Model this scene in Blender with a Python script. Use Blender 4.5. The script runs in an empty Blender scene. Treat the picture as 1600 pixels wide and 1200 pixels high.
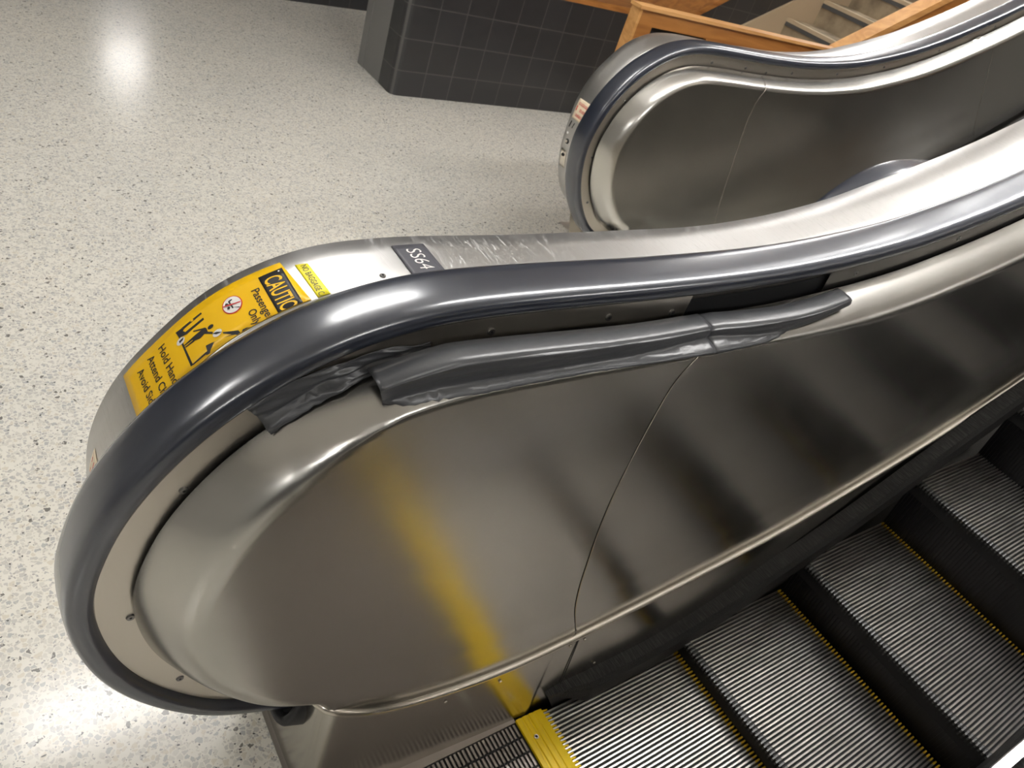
import bpy, bmesh, math, random
import numpy as np
from mathutils import Matrix, Vector
from mathutils.geometry import delaunay_2d_cdt
random.seed(7)
rng = np.random.default_rng(7)
SC = bpy.context.scene
COL = SC.collection

# ------------------------------------------------------------------ camera
cam_d = bpy.data.cameras.new('camera')
cam = bpy.data.objects.new('camera', cam_d); COL.objects.link(cam)
R = np.array([[0.80267233, -0.516184, 0.29878288],
              [-0.13056585, -0.64088732, -0.75644961],
              [0.58195334, 0.56817033, -0.58181852]])
cam.matrix_world = Matrix(((R[0][0], -R[1][0], -R[2][0], 0), (R[0][1], -R[1][1], -R[2][1], 0),
                           (R[0][2], -R[1][2], -R[2][2], 1.5), (0, 0, 0, 1)))
cam_d.sensor_width = 36; cam_d.lens = 36 * 1178.1 / 1600; cam_d.clip_start = .02
cam_d.dof.use_dof = True; cam_d.dof.focus_distance = .98; cam_d.dof.aperture_fstop = 14
SC.camera = cam

# ------------------------------------------------------------------ world, exposure
w = bpy.data.worlds.new('world'); SC.world = w; w.use_nodes = True
w.node_tree.nodes['Background'].inputs[0].default_value = (1, .97, .92, 1)
w.node_tree.nodes['Background'].inputs[1].default_value = .25
SC.view_settings.view_transform = 'Standard'; SC.view_settings.look = 'None'
SC.view_settings.gamma = 1; SC.view_settings.use_curve_mapping = False
SC.view_settings.exposure = 1.10

# ------------------------------------------------------------------ materials
def mat(name, col=(.5, .5, .5), rough=.5, metal=0, **kw):
    m = bpy.data.materials.new(name); m.use_nodes = True
    b = m.node_tree.nodes['Principled BSDF']
    b.inputs['Base Color'].default_value = (*col, 1)
    b.inputs['Roughness'].default_value = rough; b.inputs['Metallic'].default_value = metal
    for k, v in kw.items(): b.inputs[k.replace('_', ' ')].default_value = v
    return m, m.node_tree, b
def node(nt, t, **kw):
    n = nt.nodes.new(t)
    for k, v in kw.items():
        if k.startswith('i_'): n.inputs[k[2:].replace('_', ' ')].default_value = v
        else: setattr(n, k, v)
    return n
def ramp(nt, stops, interp='LINEAR'):
    n = nt.nodes.new('ShaderNodeValToRGB'); n.color_ramp.interpolation = interp
    e = n.color_ramp.elements
    while len(e) < len(stops): e.new(.5)
    for el, (p, c) in zip(e, stops): el.position = p; el.color = (*c, 1) if len(c) == 3 else c
    return n
def coords(nt, scale=(1, 1, 1), rot=(0, 0, 0), loc=(0, 0, 0)):
    t = nt.nodes.new('ShaderNodeTexCoord'); mp = nt.nodes.new('ShaderNodeMapping')
    mp.inputs['Scale'].default_value = scale; mp.inputs['Rotation'].default_value = rot; mp.inputs['Location'].default_value = loc
    nt.links.new(t.outputs['Object'], mp.inputs['Vector']); return mp.outputs['Vector']
def add_bump(nt, b, height, strength=.1, dist=.001):
    n = node(nt, 'ShaderNodeBump', i_Strength=strength, i_Distance=dist)
    nt.links.new(height, n.inputs['Height']); nt.links.new(n.outputs['Normal'], b.inputs['Normal'])

def steel(name, col, rough, grain=(14, 400, 400), bump=.05, scratch=0., vary=.03):
    m, nt, b = mat(name, col, rough, 1)
    L = nt.links.new
    n = node(nt, 'ShaderNodeTexNoise', i_Scale=1.0, i_Detail=3.0); L(coords(nt, grain), n.inputs['Vector'])
    big = node(nt, 'ShaderNodeTexNoise', i_Scale=6.0, i_Detail=4.0); L(coords(nt), big.inputs['Vector'])
    mr = node(nt, 'ShaderNodeMapRange'); mr.inputs['From Min'].default_value = .3; mr.inputs['From Max'].default_value = .7
    mr.inputs['To Min'].default_value = rough - vary * .5; mr.inputs['To Max'].default_value = rough + vary * .5
    L(big.outputs['Fac'], mr.inputs['Value']); L(mr.outputs[0], b.inputs['Roughness'])
    h = n.outputs['Fac']
    if scratch:
        wv = node(nt, 'ShaderNodeTexNoise', i_Scale=1.0, i_Detail=2.0, i_Distortion=.6)
        L(coords(nt, (60, 9, 60), (0, 0, .5)), wv.inputs['Vector'])
        rp = ramp(nt, [(.47, (0, 0, 0)), (.5, (1, 1, 1)), (.53, (0, 0, 0))]); L(wv.outputs['Fac'], rp.inputs['Fac'])
        mx = node(nt, 'ShaderNodeMath', operation='MULTIPLY_ADD'); L(rp.outputs['Color'], mx.inputs[0]); mx.inputs[1].default_value = -scratch
        L(h, mx.inputs[2]); h = mx.outputs[0]
        s2 = node(nt, 'ShaderNodeTexNoise', i_Scale=1.0, i_Detail=3.0, i_Distortion=.3); L(coords(nt, (150, 11, 150), (0, 0, -.45)), s2.inputs['Vector'])
        r2 = ramp(nt, [(.485, (0, 0, 0)), (.5, (1, 1, 1)), (.515, (0, 0, 0))]); L(s2.outputs['Fac'], r2.inputs['Fac'])
        pt = node(nt, 'ShaderNodeTexNoise', i_Scale=5.0, i_Detail=2.0); L(coords(nt), pt.inputs['Vector'])
        r3 = ramp(nt, [(.36, (0, 0, 0)), (.56, (1, 1, 1))]); L(pt.outputs['Fac'], r3.inputs['Fac'])
        mm = node(nt, 'ShaderNodeMath', operation='MULTIPLY'); L(r2.outputs['Color'], mm.inputs[0]); L(r3.outputs['Color'], mm.inputs[1])
        ad = node(nt, 'ShaderNodeMath', operation='MULTIPLY_ADD'); L(mm.outputs[0], ad.inputs[0]); ad.inputs[1].default_value = .40; L(mr.outputs[0], ad.inputs[2]); L(ad.outputs[0], b.inputs['Roughness'])
    add_bump(nt, b, h, bump, .0006)
    return m

M = {}
M['panel'] = steel('brushed_steel_panel', (.54, .525, .495), .25, (9, 60, 420), .03)
M['deck'] = steel('scuffed_steel_deck', (.60, .592, .58), .35, (160, 12, 160), .06, 1.2)
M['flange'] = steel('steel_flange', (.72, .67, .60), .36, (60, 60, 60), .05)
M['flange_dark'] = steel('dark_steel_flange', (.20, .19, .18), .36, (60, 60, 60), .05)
M['skirt'] = steel('steel_skirt', (.56, .54, .50), .24, (9, 60, 300), .03)
M['trim'] = steel('steel_trim', (.72, .67, .60), .24, (20, 20, 20), .03)
M['dim'] = steel('dull_steel', (.30, .28, .26), .42, (30, 30, 30), .05)
M['carrier'] = steel('aluminium_carrier', (.85, .85, .86), .3, (20, 200, 200), .05)
M['screw'] = mat('screw_steel', (.30, .29, .28), .35, 1)[0]
M['black'] = mat('black_void', (.006, .006, .007), .7)[0]
def rubber():
    m, nt, b = mat('handrail_rubber', (.014, .018, .030), .42, 0)
    b.inputs['Coat IOR'].default_value = 1.9; b.inputs['Coat Weight'].default_value = 1.0; b.inputs['Coat Roughness'].default_value = .2; b.inputs['Coat Tint'].default_value = (.88, .92, 1, 1)
    b.inputs['Specular IOR Level'].default_value = .4
    n = node(nt, 'ShaderNodeTexNoise', i_Scale=5.0, i_Detail=6.0); nt.links.new(coords(nt), n.inputs['Vector'])
    rp = ramp(nt, [(.35, (.34, .34, .34)), (.65, (.42, .42, .42))]); nt.links.new(n.outputs['Fac'], rp.inputs['Fac'])
    nt.links.new(rp.outputs['Color'], b.inputs['Roughness'])
    n2 = node(nt, 'ShaderNodeTexNoise', i_Scale=55.0, i_Detail=3.0); nt.links.new(coords(nt), n2.inputs['Vector'])
    rp2 = ramp(nt, [(.62, (.014, .018, .030)), (.80, (.025, .027, .034))]); nt.links.new(n2.outputs['Fac'], rp2.inputs['Fac'])
    nt.links.new(rp2.outputs['Color'], b.inputs['Base Color'])
    return m
M['rubber'] = rubber()
M['plastic'] = mat('black_plastic', (.018, .018, .02), .45)[0]
def brush():
    m, nt, b = mat('black_bristle', (.012, .012, .013), .6)
    n = node(nt, 'ShaderNodeTexNoise', i_Scale=1.0, i_Detail=2.0); nt.links.new(coords(nt, (500, 30, 500)), n.inputs['Vector'])
    rp = ramp(nt, [(.45, (.006, .006, .007)), (.75, (.05, .048, .045))]); nt.links.new(n.outputs['Fac'], rp.inputs['Fac'])
    nt.links.new(rp.outputs['Color'], b.inputs['Base Color']); add_bump(nt, b, n.outputs['Fac'], .5, .003)
    return m
M['brush'] = brush()
def tape():
    m, nt, b = mat('grey_duct_tape', (.060, .062, .068), .33, 0, Specular_IOR_Level=.8)
    n = node(nt, 'ShaderNodeTexNoise', i_Scale=1.0, i_Detail=4.0); nt.links.new(coords(nt, (25, 25, 140), (0, .2, 0)), n.inputs['Vector'])
    add_bump(nt, b, n.outputs['Fac'], .35, .003)
    return m
M['tape'] = tape()
M['yellow'] = mat('label_yellow', (.90, .53, .004), .35)[0]
M['lemon'] = mat('label_lemon', (.95, .83, .02), .4)[0]
M['ink'] = mat('label_black', (.02, .02, .022), .4)[0]
M['white'] = mat('label_white', (.85, .83, .80), .4)[0]
M['red'] = mat('label_red', (.65, .03, .03), .4)[0]
M['cream'] = mat('label_cream', (.88, .74, .55), .45)[0]
M['plate'] = mat('plate_grey', (.085, .085, .10), .4)[0]
M['combyel'] = mat('comb_yellow', (.95, .66, .004), .45)[0]
M['lineyel'] = mat('step_line_yellow', (.74, .48, .03), .7)[0]
def alu():
    m, nt, b = mat('cleat_aluminium', (.70, .66, .62), .38, .9)
    n = node(nt, 'ShaderNodeTexNoise', i_Scale=9.0, i_Detail=5.0); nt.links.new(coords(nt, (1, 3, 1)), n.inputs['Vector'])
    rp = ramp(nt, [(.35, (.50, .47, .44)), (.6, (.70, .66, .63))]); nt.links.new(n.outputs['Fac'], rp.inputs['Fac'])
    nt.links.new(rp.outputs['Color'], b.inputs['Base Color']); return m
M['cleat'] = alu(); M['nosemetal'] = mat('grey_nose_metal', (.16, .16, .16), .5, .6)[0]  # nose cleats get a darker grey than the tread cleats
M['groove'] = mat('groove_black', (.010, .010, .011), .6)[0]
M['riser'] = mat('riser_black', (.008, .008, .010), .5)[0]
M['grid'] = steel('landing_bar_metal', (.31, .275, .25), .45, (60, 60, 60), .1)

def terrazzo():
    m, nt, b = mat('terrazzo', (.8, .78, .7), .18)
    L = nt.links.new; v = coords(nt)
    warp = node(nt, 'ShaderNodeTexNoise', i_Scale=160.0, i_Detail=2.0); L(v, warp.inputs['Vector'])
    vm = node(nt, 'ShaderNodeVectorMath', operation='MULTIPLY_ADD'); L(warp.outputs['Color'], vm.inputs[0]); vm.inputs[1].default_value = (.006, .006, .006); L(v, vm.inputs[2])
    def chips(scale, thr, stops, edge, prev):
        a = node(nt, 'ShaderNodeTexVoronoi', feature='F1', i_Scale=scale); L(vm.outputs[0], a.inputs['Vector'])
        e = node(nt, 'ShaderNodeTexVoronoi', feature='DISTANCE_TO_EDGE', i_Scale=scale); L(vm.outputs[0], e.inputs['Vector'])
        sp = node(nt, 'ShaderNodeSeparateColor'); L(a.outputs['Color'], sp.inputs[0])
        g1 = node(nt, 'ShaderNodeMath', operation='GREATER_THAN'); L(e.outputs['Distance'], g1.inputs[0]); g1.inputs[1].default_value = edge
        g2 = node(nt, 'ShaderNodeMath', operation='GREATER_THAN'); L(sp.outputs[0], g2.inputs[0]); g2.inputs[1].default_value = thr
        mu = node(nt, 'ShaderNodeMath', operation='MULTIPLY'); L(g1.outputs[0], mu.inputs[0]); L(g2.outputs[0], mu.inputs[1])
        rp = ramp(nt, stops, 'CONSTANT'); L(sp.outputs[1], rp.inputs['Fac'])
        mx = node(nt, 'ShaderNodeMix', data_type='RGBA'); L(mu.outputs[0], mx.inputs['Factor'])
        if isinstance(prev, tuple): mx.inputs[6].default_value = (*prev, 1)
        else: L(prev, mx.inputs[6])
        L(rp.outputs['Color'], mx.inputs[7]); return mx.outputs[2]
    c = chips(95, .30, [(0, (.62, .605, .56)), (.35, (.54, .53, .505)), (.6, (.46, .46, .455)), (.8, (.64, .60, .52)), (.96, (.20, .19, .18))], .10, (.73, .712, .655))
    c = chips(210, .72, [(0, (.54, .52, .48)), (.45, (.40, .39, .38)), (.72, (.58, .55, .50)), (.94, (.10, .10, .10))], .12, c)
    big = node(nt, 'ShaderNodeTexNoise', i_Scale=1.3, i_Detail=3.0); L(v, big.inputs['Vector'])
    rp = ramp(nt, [(.3, (.90, .90, .89)), (.7, (1, .985, .955))]); L(big.outputs['Fac'], rp.inputs['Fac'])
    mx = node(nt, 'ShaderNodeMix', data_type='RGBA', blend_type='MULTIPLY'); mx.inputs['Factor'].default_value = 1
    L(c, mx.inputs[6]); L(rp.outputs['Color'], mx.inputs[7]); L(mx.outputs[2], b.inputs['Base Color'])
    b.inputs['Specular IOR Level'].default_value = .5
    return m
M['terrazzo'] = terrazzo()

def tiles():
    m, nt, b = mat('black_tile', (.02, .02, .022), .3, 0, Specular_IOR_Level=.8); L = nt.links.new
    t = nt.nodes.new('ShaderNodeTexCoord'); s = node(nt, 'ShaderNodeSeparateXYZ'); L(t.outputs['Object'], s.inputs[0])
    a = node(nt, 'ShaderNodeMath', operation='ADD'); L(s.outputs[0], a.inputs[0]); L(s.outputs[1], a.inputs[1])
    a2 = node(nt, 'ShaderNodeMath', operation='ADD'); L(a.outputs[0], a2.inputs[0]); a2.inputs[1].default_value = -2.42 - 3.96 + 1.8
    z2 = node(nt, 'ShaderNodeMath', operation='ADD'); L(s.outputs[2], z2.inputs[0]); z2.inputs[1].default_value = -.146 + 1.8
    c = node(nt, 'ShaderNodeCombineXYZ'); L(a2.outputs[0], c.inputs[0]); L(z2.outputs[0], c.inputs[1])
    br = node(nt, 'ShaderNodeTexBrick', offset=0.0, squash=1.0, i_Scale=1.0); L(c.outputs[0], br.inputs['Vector'])
    br.inputs['Color1'].default_value = (.022, .022, .024, 1); br.inputs['Color2'].default_value = (.028, .028, .031, 1)
    br.inputs['Mortar'].default_value = (.075, .072, .07, 1); br.inputs['Mortar Size'].default_value = .0035
    br.inputs['Brick Width'].default_value = .18; br.inputs['Row Height'].default_value = .18; br.inputs['Mortar Smooth'].default_value = .3
    L(br.outputs['Color'], b.inputs['Base Color'])
    n = node(nt, 'ShaderNodeTexNoise', i_Scale=9.0); L(t.outputs['Object'], n.inputs['Vector'])
    rp = ramp(nt, [(.3, (.30, .30, .30)), (.7, (.36, .36, .36))]); L(n.outputs['Fac'], rp.inputs['Fac']); L(rp.outputs['Color'], b.inputs['Roughness'])
    return m
M['tile'] = tiles()
M['cladding'] = mat('grey_end_cladding', (.20, .195, .19), .4)[0]
def wood(name, c1, c2):
    m, nt, b = mat(name, c1, .35); L = nt.links.new
    n = node(nt, 'ShaderNodeTexNoise', i_Scale=1.0, i_Detail=5.0, i_Distortion=1.2); L(coords(nt, (2.5, 14, 26)), n.inputs['Vector'])
    rp = ramp(nt, [(.3, c2), (.62, c1)]); L(n.outputs['Fac'], rp.inputs['Fac']); L(rp.outputs['Color'], b.inputs['Base Color'])
    return m
M['wood'] = wood('oak_veneer', (.40, .17, .045), (.24, .085, .02))
M['woodedge'] = wood('oak_edge', (.62, .33, .12), (.45, .21, .06))
def concrete():
    m, nt, b = mat('worn_concrete', (.3, .26, .2), .75); L = nt.links.new
    n = node(nt, 'ShaderNodeTexNoise', i_Scale=7.0, i_Detail=7.0); L(coords(nt), n.inputs['Vector'])
    rp = ramp(nt, [(.3, (.17, .135, .09)), (.62, (.40, .32, .215))]); L(n.outputs['Fac'], rp.inputs['Fac']); L(rp.outputs['Color'], b.inputs['Base Color'])
    return m
M['concrete'] = concrete()
M['stringer'] = mat('tan_stringer', (.46, .36, .24), .6)[0]
M['nosing'] = mat('nosing_tan', (.56, .45, .31), .5)[0]
M['nosdark'] = mat('nosing_shade', (.10, .10, .10), .5)[0]
M['ceiling'] = mat('ceiling_paint', (.82, .80, .76), .9)[0]
M['paint'] = mat('wall_paint', (.42, .41, .39), .8)[0]
M['dark'] = mat('dark_paint', (.07, .07, .07), .8)[0]
M['fixture'] = mat('fixture_white', (.8, .8, .8), .5)[0]
def emit(name, col, s):
    m, nt, b = mat(name, (.8, .8, .8)); b.inputs['Emission Color'].default_value = (*col, 1); b.inputs['Emission Strength'].default_value = s; return m
M['lamp'] = emit('lamp_lens', (1, .985, .965), 17)

# ------------------------------------------------------------------ object helpers
def obj(name, verts, faces, m, parent=None, smooth=False, mats=None, fm=None):
    me = bpy.data.meshes.new(name)
    me.from_pydata([tuple(map(float, v)) for v in verts], [], [tuple(int(i) for i in f) for f in faces])
    for x in (mats or [m]): me.materials.append(x)
    if fm: me.polygons.foreach_set('material_index', fm)
    if smooth: me.polygons.foreach_set('use_smooth', [True] * len(me.polygons))
    me.update()
    o = bpy.data.objects.new(name, me); COL.objects.link(o)
    if parent: o.parent = parent
    return o
def tag(o, label=None, cat=None, group=None, kind=None):
    if label: o['label'] = label
    if cat: o['category'] = cat
    if group: o['group'] = group
    if kind: o['kind'] = kind
    return o
def thing(name, label, cat, group=None, loc=(0, 0, 0)):
    o = bpy.data.objects.new(name, None); COL.objects.link(o); o.location = loc; o.empty_display_size = .1
    return tag(o, label, cat, group)
class MB:
    def __init__(s): s.v = []; s.f = []; s.m = []
    def box(s, x0, x1, y0, y1, z0, z1, mi=0):
        n = len(s.v); s.v += [(x, y, z) for z in (z0, z1) for y in (y0, y1) for x in (x0, x1)]
        s.f += [(n, n+2, n+3, n+1), (n+4, n+5, n+7, n+6), (n, n+1, n+5, n+4), (n+2, n+6, n+7, n+3), (n, n+4, n+6, n+2), (n+1, n+3, n+7, n+5)]; s.m += [mi] * 6
    def grid(s, rows, closed=False, mi=0):
        n = len(s.v); nc = len(rows[0])
        for r in rows: s.v += [tuple(p) for p in r]
        for i in range(len(rows) - 1):
            for j in range(nc if closed else nc - 1):
                k = (j + 1) % nc
                s.f.append((n + i*nc + j, n + i*nc + k, n + (i+1)*nc + k, n + (i+1)*nc + j)); s.m.append(mi)
    def poly(s, pts, mi=0):
        n = len(s.v); s.v += [tuple(p) for p in pts]; s.f.append(tuple(range(n, n + len(pts)))); s.m.append(mi)
    def prism(s, pts_a, pts_b, mi=0):
        n = len(s.v); k = len(pts_a); s.v += [tuple(p) for p in pts_a] + [tuple(p) for p in pts_b]
        s.f += [tuple(range(n, n + k))[::-1], tuple(range(n + k, n + 2*k))] + [(n+i, n+(i+1) % k, n+k+(i+1) % k, n+k+i) for i in range(k)]; s.m += [mi] * (k + 2)
    def tube(s, pts, r, seg=10, mi=0):
        P = np.array(pts, float); T = np.gradient(P, axis=0); T /= np.linalg.norm(T, axis=1)[:, None]
        rows = []
        for p, t in zip(P, T):
            a = np.cross(t, (0, 1, 0)); a /= np.linalg.norm(a) + 1e-9; b2 = np.cross(t, a)
            rows.append([p + r * (math.cos(q) * a + math.sin(q) * b2) for q in np.linspace(0, 2*math.pi, seg, endpoint=False)])
        n0 = len(s.v); s.grid(rows, True, mi)
        s.f += [tuple(range(n0, n0 + seg))[::-1], tuple(range(len(s.v) - seg, len(s.v)))]; s.m += [mi] * 2
    def disc(s, c, nrm, r, h=.002, seg=16, mi=0, mj=None):
        c = np.array(c, float); nrm = np.array(nrm, float); nrm /= np.linalg.norm(nrm)
        a = np.cross(nrm, (0, 0, 1)) if abs(nrm[2]) < .9 else np.cross(nrm, (1, 0, 0)); a /= np.linalg.norm(a); b2 = np.cross(nrm, a)
        q = np.linspace(0, 2*math.pi, seg, endpoint=False)
        s.prism([c + r*(math.cos(t)*a + math.sin(t)*b2) for t in q], [c + h*nrm + r*.85*(math.cos(t)*a + math.sin(t)*b2) for t in q], mi)
    def build(s, name, m, parent=None, smooth=False, mats=None): return obj(name, s.v, s.f, m, parent, smooth, mats, s.m)

# ------------------------------------------------------------------ curves (x, z) of one balustrade, metres
def cat(P, n=24):
    P = np.array(P, float); P = np.vstack([2*P[0]-P[1], P, 2*P[-1]-P[-2]]); o = []
    for i in range(1, len(P) - 2):
        a, b, c, d = P[i-1:i+3]
        t0 = 0; t1 = t0 + np.linalg.norm(b-a)**.5; t2 = t1 + np.linalg.norm(c-b)**.5; t3 = t2 + np.linalg.norm(d-c)**.5
        for t in np.linspace(t1, t2, n, endpoint=False):
            A1 = (t1-t)/(t1-t0)*a + (t-t0)/(t1-t0)*b; A2 = (t2-t)/(t2-t1)*b + (t-t1)/(t2-t1)*c; A3 = (t3-t)/(t3-t2)*c + (t-t2)/(t3-t2)*d
            B1 = (t2-t)/(t2-t0)*A1 + (t-t0)/(t2-t0)*A2; B2 = (t3-t)/(t3-t1)*A2 + (t-t1)/(t3-t1)*A3
            o.append((t2-t)/(t2-t1)*B1 + (t-t1)/(t2-t1)*B2)
    o.append(P[-2]); return np.array(o)
def resmooth(P, ds=.005, sig=.02):
    P = cat(P); s = np.r_[0, np.cumsum(np.linalg.norm(np.diff(P, axis=0), axis=1))]
    t = np.arange(0, s[-1], ds); D = P.shape[1]
    Q = np.array([np.interp(t, s, P[:, i]) for i in range(D)]).T
    k = int(4*sig/ds); w = np.exp(-.5*(np.arange(-k, k+1)*ds/sig)**2); w /= w.sum()
    pad = np.vstack([2*Q[0]-Q[k:0:-1], Q, 2*Q[-1]-Q[-2:-k-2:-1]])
    return np.array([np.convolve(pad[:, i], w, 'valid') for i in range(D)]).T
def arclen(Q): return np.r_[0, np.cumsum(np.linalg.norm(np.diff(Q, axis=0), axis=1))]
def inward(Q):
    T = np.gradient(Q, axis=0); T /= np.linalg.norm(T, axis=1)[:, None]
    return np.c_[T[:, 1], -T[:, 0]]     # path runs bottom -> newel -> top: interior is on its right
CROWN = resmooth([(.40, .205), (.315, .252), (.237, .293), (.176, .354), (.119, .431), (.079, .513), (.0565, .60), (.050, .68), (.067, .752),
    (.086, .811), (.110, .852), (.140, .896), (.187, .947), (.243, .989), (.283, 1.013), (.328, 1.034), (.365, 1.045), (.43, 1.058), (.5, 1.0625),
    (.6, 1.0645), (.804, 1.066), (1.018, 1.073), (1.15, 1.083), (1.271, 1.097), (1.434, 1.123), (1.566, 1.155), (1.69, 1.188), (1.858, 1.243),
    (2.05, 1.32), (2.38, 1.472), (2.7, 1.645), (3.4, 2.045)], .008, .04)
CN = inward(CROWN); CS = arclen(CROWN)
DECK = resmooth([(.40, .26), (.30, .31), (.235, .355), (.175, .42), (.135, .50), (.112, .59), (.108, .689), (.109, .745), (.117, .788), (.136, .84),
    (.156, .875), (.189, .917), (.217, .95), (.249, .978), (.287, 1.0), (.322, 1.015), (.363, 1.027), (.405, 1.032), (.464, 1.036), (.655, 1.036),
    (.912, 1.041), (1.018, 1.044), (1.15, 1.054), (1.271, 1.067), (1.434, 1.093), (1.566, 1.125), (1.69, 1.158), (1.858, 1.213), (2.05, 1.29),
    (2.38, 1.442), (2.7, 1.62), (3.4, 2.02)])
DN = inward(DECK); DS = arclen(DECK)
TY = .485
TRIM = resmooth([(.3837, .53, .3167), (.386, .512, .3256), (.398, .50, .3216), (.4295, .49, .307), (.4647, TY, .291), (.522, TY, .265), (.636, TY, .235),
    (.789, TY, .219), (.934, TY, .228), (1.126, TY, .253), (1.319, TY, .285), (1.546, TY, .329), (1.750, TY, .390), (2.079, TY, .505), (2.47, TY, .688),
    (2.88, TY, .918), (3.4, TY, 1.215)], .008, .008)
BRUSH = resmooth([(.93, .05), (.97, .07), (1.06, .083), (1.265, .10), (1.47, .16), (1.6, .22), (1.85, .35), (2.12, .53), (2.38, .695), (3.4, 1.285)], .01, .02)
def trim_z(x): return float(np.interp(x, TRIM[8:, 0], TRIM[8:, 2])) if x > .45 else .30
Y_FLANGE, Y_RAIL, EDGE, ROLL = .578, .605, .072, .060
def deck_edge(x): t = min(max((x - 1.0) / .8, 0), 1); return .75 + .036 * t * t * (3 - 2 * t)
LOOSE = True
def panel_y(x, z, d):
    yi = np.interp(z - trim_z(x), [0, .05, .1, .2, .35, .5], [.491, .496, .500, .503, .505, .505])
    t = min(max((z - .72) / .26, 0), 1) if x < .5 else 1
    q = min(max((x - .375) / .05, 0), 1) if z < .6 else 0; q = .06 * q * q * (3 - 2 * q)
    w_ = ROLL - .024 * t * t * (3 - 2 * t)
    if LOOSE and z > .7: w_ *= 1 - .62 * float(np.interp(x, [.27, .38, .95, 1.3], [0, 1, 1, 0]))   # panel edge pulled forward where it is taped
    u = min((max(d - EDGE, 0) + q) / w_, 1)
    return .571 - (.571 - yi) * math.sin(u * math.pi / 2)
_sub = CROWN[::2]
def dist_crown(P):
    out = np.empty(len(P))
    for i in range(0, len(P), 500):
        out[i:i+500] = np.sqrt(((P[i:i+500, None, :] - CROWN[None]) ** 2).sum(2)).min(1)
    return out
def panel_normal(x, z, d, e=.002):
    return None

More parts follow.
